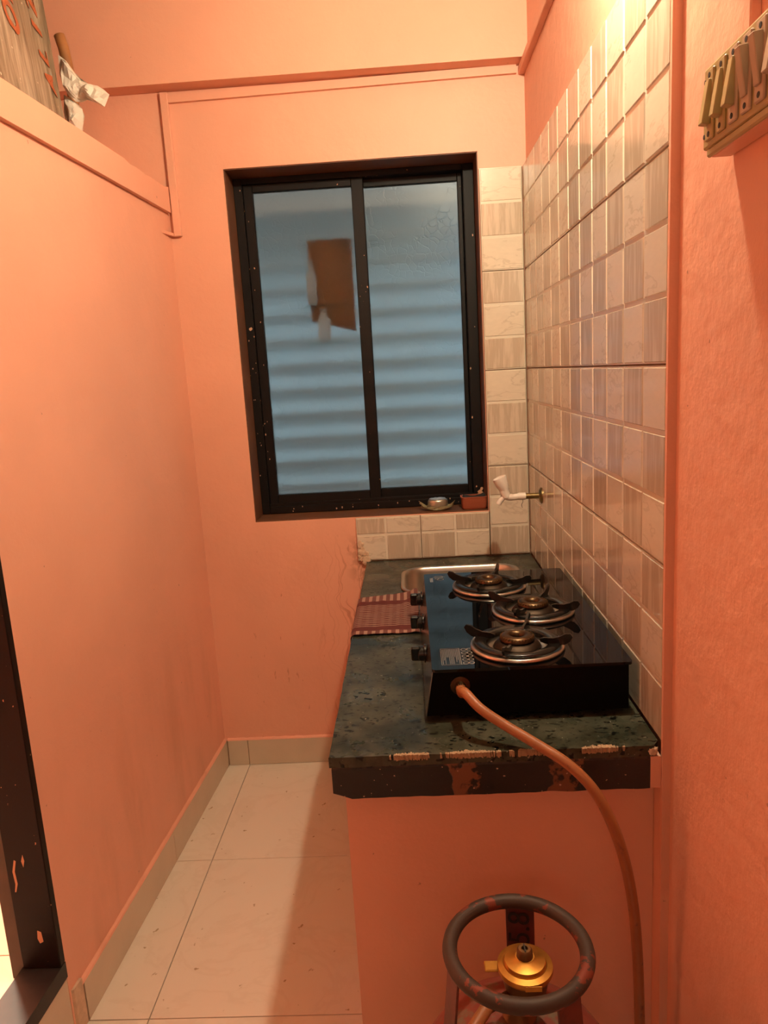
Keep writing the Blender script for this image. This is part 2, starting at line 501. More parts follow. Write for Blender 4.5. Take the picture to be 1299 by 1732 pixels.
# left wall with doorway; loft above the next room
D0, D1 = .60, 1.42
bm = B()
th = .10
def lwall(y0, y1, z0, z1):
    prism(bm, [(lx(y0), y0), (lx(y1), y1), (lx(y1)-th, y1), (lx(y0)-th, y0)], z0, z1)
lwall(D1, YB, 0, 2.04); lwall(D0, D1, 1.98, 2.04); lwall(.30, D0, 0, 2.04)
wall_left = link('wall_left', bm, M_wall_left, kind='structure')
# loft edge beam (stands a little proud of the wall) with a chipped upper edge
bm = B()
pr = .014
n = 60; prev = None; rows = []
for i in range(n+1):
    y = .30 + (YB-.02-.30)*i/n
    ch = 0.0
    if 2.28 < y < 2.58: ch = .004 + .010*abs(mnoise.noise(Vector((y*30, 0, 3)))) + (.012 if 2.30 < y < 2.33 else 0)
    zt = 2.122 - ch
    rows.append([bm.verts.new((lx(y)+pr, y, 2.04)), bm.verts.new((lx(y)+pr, y, zt)), bm.verts.new((lx(y)-.12, y, zt)), bm.verts.new((lx(y)-.12, y, 2.04))])
for A, C in zip(rows, rows[1:]):
    for k in range(4): bm.faces.new((A[k], A[(k+1) % 4], C[(k+1) % 4], C[k]))
bm.faces.new(rows[0]); bm.faces.new(rows[-1])
link('beam', bm, M_wall_left, wall_left)
bm = B(); box(bm, -2.2, -.95, .30, YB, 2.04, 2.115)
link('loft_slab', bm, M_wall_left, wall_left)
# other rooms' walls (out of view, they close the space)
bm = B(); box(bm, -2.3, -2.2, .30, YO, 0, TOPZ); box(bm, -3.3, -.90, .22, .30, 0, TOPZ)
link('wall_far_left', bm, M_wall, kind='structure')
bm = B(); box(bm, -3.3, .6, -2.7, -2.6, 0, TOPZ); box(bm, -3.3, -3.2, -2.6, .30, 0, TOPZ)
link('wall_front', bm, M_wall, kind='structure')

# ------------------------------------------------------------------ wall tiles
def tile_mesh(orient, du, dz, us, zs, par):
    """one glazed tile: plate plus pillow cells; us, zs = cell borders (local); par = parity of first cell"""
    k = ('tile', orient, round(du, 3), round(dz, 3), tuple(round(u, 3) for u in us), tuple(round(z, 3) for z in zs), par)
    if k in _cache: return _cache[k]
    b = B(); T = .010
    def put(u, d, z): return (-d, u, z) if orient == 'X' else (u, -d, z)
    def frus(u0, u1, z0, z1, d0, d1, ins, mat):
        a = [b.verts.new(put(u, d0, z)) for u, z in ((u0, z0), (u1, z0), (u1, z1), (u0, z1))]
        c = [b.verts.new(put(u, d1, z)) for u, z in ((u0+ins, z0+ins), (u1-ins, z0+ins), (u1-ins, z1-ins), (u0+ins, z1-ins))]
        fs = [b.faces.new(c)]
        for i in range(4): fs.append(b.faces.new((a[i], a[(i+1) % 4], c[(i+1) % 4], c[i])))
        for f in fs: f.material_index = mat
    g = .0010
    frus(-du/2+g, du/2-g, -dz/2+g, dz/2-g, 0, T-.0022, .0008, 0)
    for i in range(len(us)-1):
        for j in range(len(zs)-1):
            a0 = .0035; 
            frus(us[i]+a0, us[i+1]-a0, zs[j]+a0, zs[j+1]-a0, T-.003, T, .0022, 1 + (i+j+par) % 2)
    bmesh.ops.recalc_face_normals(b, faces=b.faces)
    me = bpy.data.meshes.new('tile'); b.to_mesh(me); b.free()
    for m in (M_tile_base, M_cell_grain, M_cell_light): me.materials.append(m)
    _cache[k] = me; return me
def put_tile(orient, u0, u1, z0, z1, nu, nz, par, parent, useg=None, zseg=None):
    uc, zc = (u0+u1)/2, (z0+z1)/2
    us = [x-uc for x in useg] if useg else [u0 + (u1-u0)*i/nu - uc for i in range(nu+1)]
    zs = [x-zc for x in zseg] if zseg else [z0 + (z1-z0)*i/nz - zc for i in range(nz+1)]
    me = tile_mesh(orient, u1-u0, z1-z0, us, zs, par)
    loc = (XR-.004, uc, zc) if orient == 'X' else (uc, YB-.002, zc)
    return piece('tile', me, loc, parent)
CH = .794
zrow = [CH+.002, 1.121, 1.4565, 1.787, 2.116]
ycol = [1.216, 1.457, 1.692, 1.925, 2.158, 2.391, YB-.012]
for c in range(6):
    for r in range(4):
        put_tile('X', ycol[c], ycol[c+1], zrow[r], zrow[r+1], 2, 3, (r*3) % 2, wall_right)
bm = B(); box(bm, XR-.0075, XR+.001, 1.214, YB, CH, 2.113)
link('grout_bed', bm, M_grout, wall_right)
bm = B(); box(bm, XT-.001, XR+.001, 1.207, 1.2155, .0, 2.40)
box(bm, XT-.001, XR+.001, 1.216, 1.262, 0, .7115)
link('painted_edge', bm, M_wall_right, wall_right)
# back wall: column right of the window, low strip under the sill
bz = [CH+.002, .8955, 1.009, 1.121]
put_tile('Y', WX1+.002, XT-.002, .794+.002, 1.121, 1, 3, 0, wall_back)
for r in range(1, 4):
    put_tile('Y', WX1+.002, XT-.002, zrow[r], zrow[r+1], 1, 3, (r*3) % 2, wall_back)
zt = WZ0-.006
put_tile('Y', .024, .273, CH+.002, zt, 2, 2, 0, wall_back, zseg=[CH+.002, .893, zt])
put_tile('Y', -.212, .024, CH+.002, zt, 2, 2, 1, wall_back, useg=[-.212, -.104, .024], zseg=[CH+.002, .893, zt])
bm = B(); box(bm, -.208, .281, YB-.006, YB+.001, CH, zt-.002); box(bm, WX1+.002, XT, YB-.006, YB+.001, CH, 2.113)
link('grout_bed', bm, M_grout, wall_back)
# crumbled corner of plaster at the left end of the strip
bm = B()
for i in range(26):
    u = random.random(); z = .795 + .085*random.random()**1.5
    x = -.185 - .03*(z-.795)/.085 + random.uniform(-.014, .018)
    s = random.uniform(.004, .012)
    r = bmesh.ops.create_icosphere(bm, subdivisions=1, radius=s)
    for v in r['verts']:
        v.co = Vector((v.co.x*random.uniform(.7, 1.3), v.co.y*.45, v.co.z*random.uniform(.7, 1.5))) + Vector((x, YB-.0125, z))
link('loose_plaster', bm, M_plaster, wall_back, kind='stuff')

# skirting
def skirt_left():
    root = None
    ys_ = [YB-.001, 2.043, 1.466]
    b = B()
    root = bpy.data.objects.new('baseboard_left', None); COL.objects.link(root); root['kind'] = 'structure'
    for k in range(2):
        y1, y0 = ys_[k]-.0012, ys_[k+1]+.0012
        b = B(); prism(b, [(lx(y0)-.002, y0), (lx(y1)-.002, y1), (lx(y1)+.009, y1), (lx(y0)+.009, y0)], .001, .104)
        link('skirting_tile', b, M_skirt, root)
    b = B(); y1, y0 = YB-.001, 1.46
    N = 50; rows = []
    for i in range(N+1):
        y = y0 + (y1-y0)*i/N; h = .1045 + .009 + .004*mnoise.noise(Vector((y*40, 1, 0)))
        rows.append([b.verts.new((lx(y)-.002, y, .104)), b.verts.new((lx(y)+.0095, y, .104)), b.verts.new((lx(y)+.007, y, .108)), b.verts.new((lx(y)-.002, y, h))])
    for A, C in zip(rows, rows[1:]):
        for k in range(4): b.faces.new((A[k], A[(k+1) % 4], C[(k+1) % 4], C[k]))
    link('plaster_lip', b, M_wall_left, root)
    # broken end piece by the door
    b = B()
    prism(b, [(lx(1.425)-.002, 1.425), (lx(1.463)-.002, 1.463), (lx(1.463)+.008, 1.463), (lx(1.43)+.005, 1.43)], .001, .12)
    link('broken_end', b, M_plaster, root)
skirt_left()
root = bpy.data.objects.new('baseboard_back', None); COL.objects.link(root); root['kind'] = 'structure'
for x0, x1 in ((-.766, -.687), (-.687, -.156)):
    b = B(); box(b, x0+.001, x1-.001, YB-.010, YB+.002, .001, .104, .001); link('skirting_tile', b, M_skirt, root)
b = B(); N = 40; rows = []
for i in range(N+1):
    x = -.766 + .61*i/N; h = .112 + .004*mnoise.noise(Vector((x*40, 5, 0)))
    rows.append([b.verts.new((x, YB+.002, .104)), b.verts.new((x, YB-.0105, .104)), b.verts.new((x, YB-.008, .108)), b.verts.new((x, YB+.002, h))])
for A, C in zip(rows, rows[1:]):
    for k in range(4): b.faces.new((A[k], A[(k+1) % 4], C[(k+1) % 4], C[k]))
link('plaster_lip', b, M_wall_back, root)

# wire casings, painted over with the wall
def trim(name, boxes, mat):
    b = B()
    for q in boxes: box(b, *q, .002)
    return link(name, b, mat, kind='structure')
bm = B()
def skewbox(b, x0, x1, y0, y1, za, zb, h):
    vs = box(b, x0, x1, y0, y1, 0, 1)
    for v in vs:
        t_ = (v.co.x-x0)/(x1-x0); base = za + (zb-za)*t_
        v.co.z = base + h*v.co.z
skewbox(bm, -.738, .405, YB-.013, YB+.001, 2.383, 2.395, .026)
link('trim_1', bm, M_wall, kind='structure')
trim('trim_2', [(-.764, -.738, YB-.016, YB+.001, 1.965, 2.416)], M_wall)
trim('trim_3', [(XR-.020, XR+.001, .6, YB-.001, 2.393, 2.417)], M_wall_right)
trim('trim_4', [(XR-.013, XR+.001, .956, .978, 1.827, TOPZ)], M_wall_right)
bm = B(); prism(bm, [(-.782, YB-.09), (-.764, YB-.012), (-.764, YB), (-.790, YB)], 1.966, 1.976)
link('trim_5', bm, M_wall_left, kind='structure')

# ------------------------------------------------------------------ window
YF = 2.742
win = bpy.data.objects.new('window_1', None); win.location = ((WX0+WX1)/2, YF, WZ0); COL.objects.link(win); win['kind'] = 'structure'
def ring_frame(b, x0, x1, z0, z1, wl, wr, wb, wt, y0, y1, bev=.002):
    box(b, x0, x0+wl, y0, y1, z0, z1, bev); box(b, x1-wr, x1, y0, y1, z0, z1, bev)
    box(b, x0+wl, x1-wr, y0, y1, z0, z0+wb, bev); box(b, x0+wl, x1-wr, y0, y1, z1-wt, z1, bev)
b = B(); ring_frame(b, WX0+.003, WX1-.003, WZ0+.001, WZ1-.003, .030, .038, .028, .020, YF, YF+.075)
link('outer_frame', b, M_winframe, win)
fx0, fx1, fz0, fz1 = WX0+.033, WX1-.041, WZ0+.029, WZ1-.023
xm = -.141
def sash(x0, x1, y, wl, wr, name):
    b = B(); ring_frame(b, x0, x1, fz0, fz1, wl, wr, .042, .026, y, y+.026)
    s = link(name, b, M_winframe, win)
    b = B(); box(b, x0+wl-.004, x1-wr+.004, y+.011, y+.015, fz0+.038, fz1-.022)
    p = link('pane', b, M_pane, s)
    return s
sash(fx0+.001, xm+.022, YF+.010, .033, .042, 'sliding_sash')
sash(xm-.02, fx1-.001, YF+.040, .042, .016, 'sliding_sash')
b = B(); box(b, fx0, fx1, YF+.004, YF+.012, fz0, fz0+.012, .001); box(b, fx0, fx1, YF+.036, YF+.042, fz0, fz0+.010, .001)
link('sliding_track', b, M_winframe, win)
# paint splashes left on the frame
b = B()
for i in range(46):
    side = random.choice('LLLLMBBR')
    if side == 'L': x, z, y = random.uniform(WX0+.006, fx0+.026), random.uniform(fz0, fz1)**1.0, None
    elif side == 'M': x, z, y = random.uniform(xm-.015, xm+.018), random.uniform(fz0, fz1), YF+.0098
    elif side == 'B': x, z, y = random.uniform(fx0, fx1), random.uniform(WZ0+.006, WZ0+.026), YF-.0002
    else: x, z, y = random.uniform(fx1+.004, WX1-.008), random.uniform(fz0, fz1), YF-.0002
    if y is None: y = YF-.0002 if x < fx0-.002 else YF+.0098
    if side in 'L' and random.random() < .6: z = random.uniform(1.0, 1.65)
    s = random.choice((.0012, .0016, .0022, .003))
    vs = [b.verts.new((x+s*math.cos(a)*random.uniform(.6, 1.1), y, z+s*1.5*math.sin(a)*random.uniform(.6, 1.2))) for a in [2*PI*k/6 for k in range(6)]]
    f = b.faces.new(vs); r = bmesh.ops.extrude_face_region(b, geom=[f])
    bmesh.ops.translate(b, vec=(0, -.0006, 0), verts=[v for v in r['geom'] if isinstance(v, bmesh.types.BMVert)])
# larger bare patch low on the right jamb
for (px, pz, s) in ((WX1-.016, 1.005, .010), (WX1-.012, 1.02, .007), (WX1-.022, .998, .006), (WX1-.030, 1.030, .003), (fx0-.012, 1.655, .006)):
    vs = [b.verts.new((px+s*math.cos(a)*random.uniform(.5, 1.2), YF-.0002, pz+s*1.3*math.sin(a)*random.uniform(.5, 1.3))) for a in [2*PI*k/9 for k in range(9)]]
    f = b.faces.new(vs); r = bmesh.ops.extrude_face_region(b, geom=[f])
    bmesh.ops.translate(b, vec=(0, -.0006, 0), verts=[v for v in r['geom'] if isinstance(v, bmesh.types.BMVert)])
link('paint_splash', b, simple('splash_cream', (.60, .33, .19), .6), win, kind='stuff')

# what stands outside, seen only blurred
b = B(); box(b, -3, 2.5, 4.1, 4.2, -1, 2.65); link('wall_outside', b, M_outwall, kind='structure')
b = B(); box(b, -3.0, 2.5, YO, 3.56, 2.28, 2.36); link('trim_6', b, M_concrete, kind='structure')
b = B(); box(b, -3, 2.5, YO, 4.1, -.2, -.1); link('ground', b, M_outwall, kind='structure')
lou = thing('window_louvre', (0, 2.95, .9), 'row of pale grey louvre blades showing blurred through the frosted window panes', 'louvre')
for k in range(12):
    z = .955 + .102*k
    b = B(); vs = box(b, -.72, .36, -.049, .049, -.003, .003)
    bmesh.ops.rotate(b, verts=vs, cent=(0, 0, 0), matrix=Matrix.Rotation(math.radians(-57), 3, 'X'))
    bmesh.ops.translate(b, verts=vs, vec=(0, 3.12, z)); link('blade', b, M_blade, lou)
for x0 in (-.74, .36):
    b = B(); box(b, x0, x0+.02, YO+.0005, 3.17, .90, 2.16); link('side_rail', b, M_blade, lou)
b = B(); N = 14
rows = [[b.verts.new((-.345 + .165*i/N, 2.855 + .012*math.sin(i*1.1) + .004*j, 1.63 + .34*j/6 + (.045*(1-i/N)*(1-j/6)))) for i in range(N+1)] for j in range(7)]
for A, C in zip(rows, rows[1:]):
    for i in range(N): b.faces.new((A[i], A[i+1], C[i+1], C[i]))
o = link('orange_shape', b, M_orange, smooth=True)  # wavy orange brown shape, blurred by the left pane
sm = o.modifiers.new('s', 'SOLIDIFY'); sm.thickness = .004
tag(o, 'blurred orange brown shape behind the frosted window pane', 'blurred_shape')
b = B(); lathe(b, [(.0, 0), (.02, 0), (.022, .01), (.022, .1), (.010, .13), (.010, .15), (0, .15)], (-.315, 2.838, 1.71), seg=20)
# pale translucent shapes added in place of the white glints in the pane
b.free()
def glint_shape(x, z, h, r, lab, yb=2.835):
    t_ = thing('glint_shape', (x, yb, z), lab, 'glint_shape')
    b = B(); lathe(b, [(0, 0), (r*.9, 0), (r, .01), (r, h*.65), (r*.45, h*.85), (r*.45, h*.92), (0, h*.92)], (x, yb, z), seg=20)
    link('body', b, M_glint, t_, smooth=True)
    b = B(); lathe(b, [(0, h*.92), (r*.55, h*.92), (r*.55, h), (0, h)], (x, yb, z), seg=16); link('cap', b, M_glint, t_)
glint_shape(-.335, 1.735, .16, .018, 'tall blurred white shape standing in for a glint beside the orange shape in the window')
glint_shape(-.297, 1.595, .12, .024, 'short blurred white shape standing in for a glint under the orange shape in the window', 2.822)
b = B(); box(b, -.36, -.22, 2.80, 2.87, 1.585, 1.597); box(b, -.36, -.22, 2.80, 2.87, 1.722, 1.73); link('trim_7', b, M_pane, kind='structure')

# ------------------------------------------------------------------ doorway to the left
dr = bpy.data.objects.new('door_1', None); dr.location = (lx(D1), D1, 0); COL.objects.link(dr); dr['kind'] = 'structure'
XD = lx(D1)
b = B(); box(b, XD-.085, XD+.002, D1-.020, D1+.001, .205, 1.98, .002); link('post', b, M_door, dr)
b = B(); box(b, XD-.118, XD-.085, D1-.012, D1+.001, .172, 1.98, .002)
p = link('door_stop', b, M_doorgrey, dr); p['label'] = 'worn grey inner edge of the black door post'
b = B(); box(b, XD-.125, XD+.002, D0-.001, D0+.055, .185, 1.98, .002); link('post', b, M_door, dr)
b = B(); box(b, XD-.125, XD+.002, D0, D1, 1.94, 1.985, .002); link('head', b, M_door, dr)
b = B(); prism(b, [(XD-.088, D1-.001), (XD+.003, D1-.001), (lx(D0)+.003, D0), (lx(D0)-.088, D0)], .165, .2045)
p = link('threshold', b, simple('threshold_black_stone', (.011, .010, .0095), .5, var=.7, scale=50), dr); p['label'] = 'black stone threshold'
b = B(); prism(b, [(XD-.080, D1), (XD-.001, D1), (lx(D0)-.001, D0), (lx(D0)-.080, D0)], 0, .1648); link('riser', b, M_skirt, dr)
# peeled paint on the post foot
b = B()
for (x0, z0, pts) in ((XD-.070, .40, [(0, 0), (.006, .02), (.004, .05), (.010, .075), (.006, .078), (-.001, .05), (.001, .02), (-.003, .0)]),
                      (XD-.045, .46, [(0, 0), (.004, .015), (.002, .03), (-.003, .015)]), (XD-.036, .27, [(0, 0), (.008, .004), (.006, .028), (-.002, .032), (-.004, .012)])):
    f = b.faces.new([b.verts.new((x0+u, D1-.0202, z0+v)) for u, v in pts])
    r = bmesh.ops.extrude_face_region(b, geom=[f]); bmesh.ops.translate(b, vec=(0, -.0008, 0), verts=[v for v in r['geom'] if isinstance(v, bmesh.types.BMVert)])
link('peeled_paint', b, simple('peel_cream', (.55, .30, .17), .7), dr, kind='stuff')
# the next room's raised floor, tiled
b = B(); box(b, -2.2, XD-.081, .30, YB, 0, .159)
ft = link('floor', b, M_grout, kind='structure')
for i in range(3):
    for j in range(4):
        x1 = XD-.082 - .45*i; y1 = YB - .57*j
        piece('floor_tile', slab_mesh('floor_tile', .4478, .5678, .012, .0008, M_floor), (x1-.225, y1-.285, .165), ft)

# ------------------------------------------------------------------ kitchen counter
ct = thing('kitchen_counter', (.13, 1.9, 0), 'low kitchen counter with dark green marble top on a salmon painted support wall', 'counter')
SX0, SX1, SY0 = -.176, .404, 1.212
# marble top with a rounded sink cut-out
hx0, hx1, hy0, hy1, hr = -.052, .345, 2.165, 2.478, .085
def rrect(x0, x1, y0, y1, r, n=8):
    out = []
    for cx_, cy_, a0 in ((x1-r, y1-r, 0), (x0+r, y1-r, PI/2), (x0+r, y0+r, PI), (x1-r, y0+r, 1.5*PI)):
        for k in range(n+1): a = a0 + PI/2*k/n; out.append((cx_+r*math.cos(a), cy_+r*math.sin(a)))
    return out
b = B()
def loop(b, pts, z):
    vs = [b.verts.new((p[0], p[1], z)) for p in pts]
    return vs, [b.edges.new((vs[i], vs[(i+1) % len(vs)])) for i in range(len(vs))]
outer = []
random.seed(3)
nX = 60
for i in range(nX+1):
    x = SX0 + (SX1-SX0)*i/nX
    chip = .004*max(0, mnoise.noise(Vector((x*18, 2.2, 0)))) + .0015*random.random()
    outer.append((x, SY0 + chip))
outer += [(XT-.0015, 1.232), (XT-.0015, YB-.013)]
for i in range(41):
    y = YB-.013 - (YB-.012-SY0-.004)*i/40
    outer.append((SX0 + .0015*random.random() - .004*(y-SY0)/1.4, y))
hole = rrect(hx0, hx1, hy0, hy1, hr)
vo, eo = loop(b, outer, CH); vi, ei = loop(b, hole, CH)
bmesh.ops.triangle_fill(b, edges=eo+ei, use_beauty=True)
for f in list(b.faces):
    c = f.calc_center_median()
    if hx0+.05 < c.x < hx1-.05 and hy0+.05 < c.y < hy1-.05 and all(v in vi for v in f.verts): b.faces.remove(f)
r = bmesh.ops.extrude_face_region(b, geom=list(b.faces))
bmesh.ops.translate(b, vec=(0, 0, -.020), verts=[v for v in r['geom'] if isinstance(v, bmesh.types.BMVert)])
link('marble_top', b, M_granite, ct)
# front and side edge: black painted with peeling brown patches
b = B()
outE = [(SX0+.001, SY0+.004), (SX0+.004, SY0+.001)]
nX = 50
random.seed(5)
cols_ = []
for i in range(nX+1):
    x = SX0 + .004 + (.398 - SX0 - .004)*i/nX
    zb = .712 + .0025*mnoise.noise(Vector((x*25, 0, 1)))
    if i < 3: zb += .004*(3-i)
    cols_.append((x, zb))
rows = []
for x, zb in cols_:
    rows.append([b.verts.new((x, SY0+.004, .7742)), b.verts.new((x, SY0+.001, .770)), b.verts.new((x, SY0+.001, zb)), b.verts.new((x, SY0+.030, zb)), b.verts.new((x, SY0+.030, .7742))])
for A, C in zip(rows, rows[1:]):
    for k in range(5): b.faces.new((A[k], A[(k+1) % 5], C[(k+1) % 5], C[k]))
b.faces.new(rows[0]); b.faces.new(rows[-1])
link('front_edge', b, M_edge, ct)
b = B(); box(b, SX0, SX0+.03, SY0+.031, YB-.013, .712, .7738); link('side_edge', b, M_edge, ct)
# chipped line of old mortar along the arris
b = B(); random.seed(11); N = 300
for i in range(N):
    x = SX0 + .006 + (SX1-SX0-.012)*i/N
    a = mnoise.noise(Vector((x*14, 7.7, 0))) + .35*mnoise.noise(Vector((x*60, 1.7, 0)))
    if x < -.10: a += .35
    if .07 < x < .22: a += .3
    if a < .10 + .22*random.random(): continue
    wv = .0025 + .010*min(1, max(0, a)) * random.uniform(.6, 1.2)
    s = (SX1-SX0)/N*.75
    vs = box(b, x-s, x+s, SY0-.0015, SY0+wv*random.uniform(.6, 1.15), CH-.006-.004*random.random(), CH+.0006+.0012*random.random())
    for v in vs: v.co += Vector((random.uniform(-.001, .001), random.uniform(-.0012, .0012), random.uniform(-.0006, .0006)))
p = link('chipped_mortar', b, simple('mortar_cream', (.36, .23, .13), .85, var=.35, scale=70), ct, kind='stuff')
# body of the counter
b = B(); box(b, -.154, XT-.0015, 1.25, 1.33, 0, .7125)
box(b, -.154, -.09, 1.33, YB-.012, 0, .7125)
link('support_wall', b, M_wall, ct)
b = B(); box(b, SX0+.031, XT-.0015, SY0+.031, 2.10, .7128, .7738); box(b, .398, XT-.0015, 1.2125, SY0+.032, .7128, .7735)
link('concrete_bed', b, M_wall, ct)
# paint lump at the slab's right end
b = B()
for i in range(14):
    s = random.uniform(.003, .0065); r = bmesh.ops.create_icosphere(b, subdivisions=1, radius=s)
    for v in r['verts']: v.co = Vector((v.co.x*1.2, v.co.y, v.co.z*.6)) + Vector((random.uniform(.397, .4075), 1.216, random.uniform(.776, .790)))
link('loose_plaster', b, M_plaster, ct, kind='stuff')

# ------------------------------------------------------------------ sink
sk = thing('kitchen_sink', (.147, 2.32, .62), 'stainless steel sink sunk into the counter behind the gas stove', 'sink')
b = B(); lv = []
for (ins, z) in ((.0015, .7955), (.000, .800), (.008, .802), (.014, .797), (.017, .780), (.022, .66), (.045, .635), (.10, .630)):
    rr = max(.012, hr-ins)
    lv.append([b.verts.new((p[0], p[1], z)) for p in rrect(hx0+ins, hx1-ins, hy0+ins, hy1-ins, rr)])
for A, C in zip(lv, lv[1:]):
    n = len(A)
    for i in range(n): b.faces.new((A[i], A[(i+1) % n], C[(i+1) % n], C[i]))
b.faces.new(lv[-1])
link('basin', b, M_steel, sk, smooth=True)
b = B(); lathe(b, [(0, 0), (.035, 0), (.035, .003), (.02, .001), (0, .001)], (.147, 2.32, .631), seg=24); link('drain', b, M_steel_dull, sk)

# ------------------------------------------------------------------ gas stove
GX0, GX1, GY0, GY1, GZ = .020, .402, 1.330, 2.008, .904
st = thing('gas_stove', (.21, 1.67, CH), 'three burner gas stove with glossy black glass top on the green counter', 'stove')
b = B()
pts = rrect(GX0, GX1, GY0, GY1, .008, 4)
prism(b, pts, GZ-.006, GZ)
link('glass_top', b, M_glassblk, st)
b = B()                                  # body: sloping control side
prof = [(.006, .806), (.022, .8972), (GX1-.006, .8972), (GX1-.006, .806)]
a = [b.verts.new((x, GY0+.007, z)) for x, z in prof]; c = [b.verts.new((x, GY1-.007, z)) for x, z in prof]
b.faces.new(a); b.faces.new(c[::-1])
for i in range(4): b.faces.new((a[i], a[(i+1) % 4], c[(i+1) % 4], c[i]))
link('body', b, M_black, st)
b = B()                                  # steel control panel laid on the sloping side
pn = [(.0035, .803), (.0205, .8975), (.022, .8975), (.006, .803)]
a = [b.verts.new((x, GY0+.010, z)) for x, z in pn]; c = [b.verts.new((x, GY1-.010, z)) for x, z in pn]
b.faces.new(a); b.faces.new(c[::-1])
for i in range(4): b.faces.new((a[i], a[(i+1) % 4], c[(i+1) % 4], c[i]))
p = link('control_panel', b, M_panel, st); p['label'] = 'shiny steel control panel'
for fx in (.05, .36):
    for fy in (GY0+.05, GY1-.05):
        b = B(); lathe(b, [(0, 0), (.014, 0), (.012, .013), (0, .013)], (fx, fy, CH+.0005), seg=14); link('foot', b, M_black, st)
# knobs
for y in (1.943, 1.756, 1.548):
    z = .852; xk = .0125
    tilt = Matrix.Rotation(math.radians(-10), 3, 'Y')
    b = B(); lathe(b, [(0, 0), (.021, 0), (.021, -.004), (.017, -.006), (.016, -.016), (.012, -.019), (0, -.019)], (xk, y, z), axis='X', seg=24)
    kn = link('knob', b, M_blackgloss, st, angle=40)
    b = B(); vs = box(b, -.034, -.012, -.0055, .0055, -.020, .020, .0045, 2)
    bmesh.ops.rotate(b, verts=b.verts, cent=(0, 0, 0), matrix=Matrix.Rotation(math.radians(25), 3, 'X'))
    bmesh.ops.translate(b, verts=b.verts, vec=(xk, y, z)); link('grip', b, M_blackgloss, kn)
# gas inlet at the near end
b = B(); lathe(b, [(0, 0), (.019, 0), (.019, -.004), (.011, -.006), (.0085, -.018), (0, -.018)], (.073, GY0+.007, .868), axis='Y', seg=20)
link('gas_inlet', b, M_brass, st, angle=40)
# burners
def burner(cx_, cy_, rot):
    g = GZ
    b = B(); lathe(b, [(.094, .0003), (.0955, .004), (.0945, .0085), (.091, .0095), (.086, .007), (.080, .0035), (.060, .002), (.050, .0012), (.048, .0003)], (cx_, cy_, g), seg=48, close=True)
    dp = link('drip_tray', b, M_steel, st, smooth=True); dp['label'] = 'shiny steel drip tray ring'
    b = B(); lathe(b, [(0, .0005), (.047, .0005), (.047, .006), (.040, .013), (.034, .015), (0, .015)], (cx_, cy_, g), seg=32)
    bb = link('burner', b, M_burner, st, angle=35)
    b = B(); lathe(b, [(.012, .0152), (.034, .0152), (.036, .019), (.030, .0265), (.024, .028), (.018, .0275), (.014, .023), (.012, .019)], (cx_, cy_, g), seg=32, close=True)
    cap = link('burner_cap', b, M_brass, bb, smooth=True)
    b = B()                               # flame ports
    for k in range(28):
        a_ = 2*PI*k/28
        vs = box(b, .0295, .0345, -.0011, .0011, .0195, .0255)
        bmesh.ops.rotate(b, verts=vs, cent=(0, 0, 0), matrix=Matrix.Rotation(a_, 3, 'Z')); bmesh.ops.translate(b, verts=vs, vec=(cx_, cy_, g))
    link('flame_ports', b, M_golddark, bb, kind='stuff')
    b = B()
    lathe(b, [(.064, .0088), (.086, .0098), (.088, .013), (.086, .016), (.066, .0145), (.062, .0115)], (cx_, cy_, g), seg=48, close=True)
    ps = link('pan_support', b, M_blackgloss, st, smooth=True)
    fin = [(.048, .016), (.062, .0125), (.078, .0125), (.096, .014), (.107, .022), (.112, .032), (.108, .038), (.098, .037), (.088, .031), (.074, .026), (.056, .025), (.046, .022)]
    for k in range(4):
        b = B(); a0 = [b.verts.new((r_, -.0024, z_)) for r_, z_ in fin]; a1 = [b.verts.new((r_, .0024, z_)) for r_, z_ in fin]
        b.faces.new(a0); b.faces.new(a1[::-1])
        for i in range(len(fin)): b.faces.new((a0[i], a0[(i+1) % len(fin)], a1[(i+1) % len(fin)], a1[i]))
        bmesh.ops.rotate(b, verts=b.verts, cent=(0, 0, 0), matrix=Matrix.Rotation(math.radians(rot+90*k), 3, 'Z'))
        bmesh.ops.translate(b, verts=b.verts, vec=(cx_, cy_, g)); link('prong', b, M_blackgloss, ps)
burner(.198, 1.432, 68); burner(.266, 1.648, 60); burner(.187, 1.855, 70)
# printed maker's panel and emblem on the glass (text too small to read: rules and rings)
b = B(); zt = GZ+.0002
def rule(x0, x1, y0, y1): box(b, x0, x1, y0, y1, zt-.0001, zt+.0002)
lx0, lx1, ly0, ly1 = .040, .078, 1.352, 1.436
rule(lx0, lx0+.0008, ly0, ly1); rule(lx1, lx1+.001, ly0, ly1); rule(lx0, lx1+.012, ly0-.0008, ly0); rule(lx0, lx1, ly1, ly1+.0008)
random.seed(4)
for k in range(13):
    x = lx0+.003+.0027*k; e = random.choice((.0, .0, .02, .035, .01)); rule(x, x+.0008, ly0+.003+e, ly1-.003)
for k in range(5):
    y = 1.358 + .0175*k
    lathe(b, [(.0045, zt-.0001), (.0060, zt-.0001), (.0060, zt+.0002), (.0045, zt+.0002)], (.0875, y, 0), seg=14, close=True)
    lathe(b, [(.0045, zt-.0001), (.0060, zt-.0001), (.0060, zt+.0002), (.0045, zt+.0002)], (.0985, y, 0), seg=14, close=True)
    rule(.0925, .0955, y-.003, y+.003)
link('printed_panel', b, M_print, st, kind='stuff')
b = B()
for k, (ex, ey, er) in enumerate(((.060, 1.972, .012), (.064, 1.948, .009), (.055, 1.955, .006))):
    lathe(b, [(er-.0012, zt-.0001), (er, zt-.0001), (er, zt+.0002), (er-.0012, zt+.0002)], (ex, ey, 0), seg=20, close=True)
for k in range(3): rule(.036+.003*k, .0375+.003*k, 1.925, 1.965)
rule(.045, .078, 1.9705, 1.972)
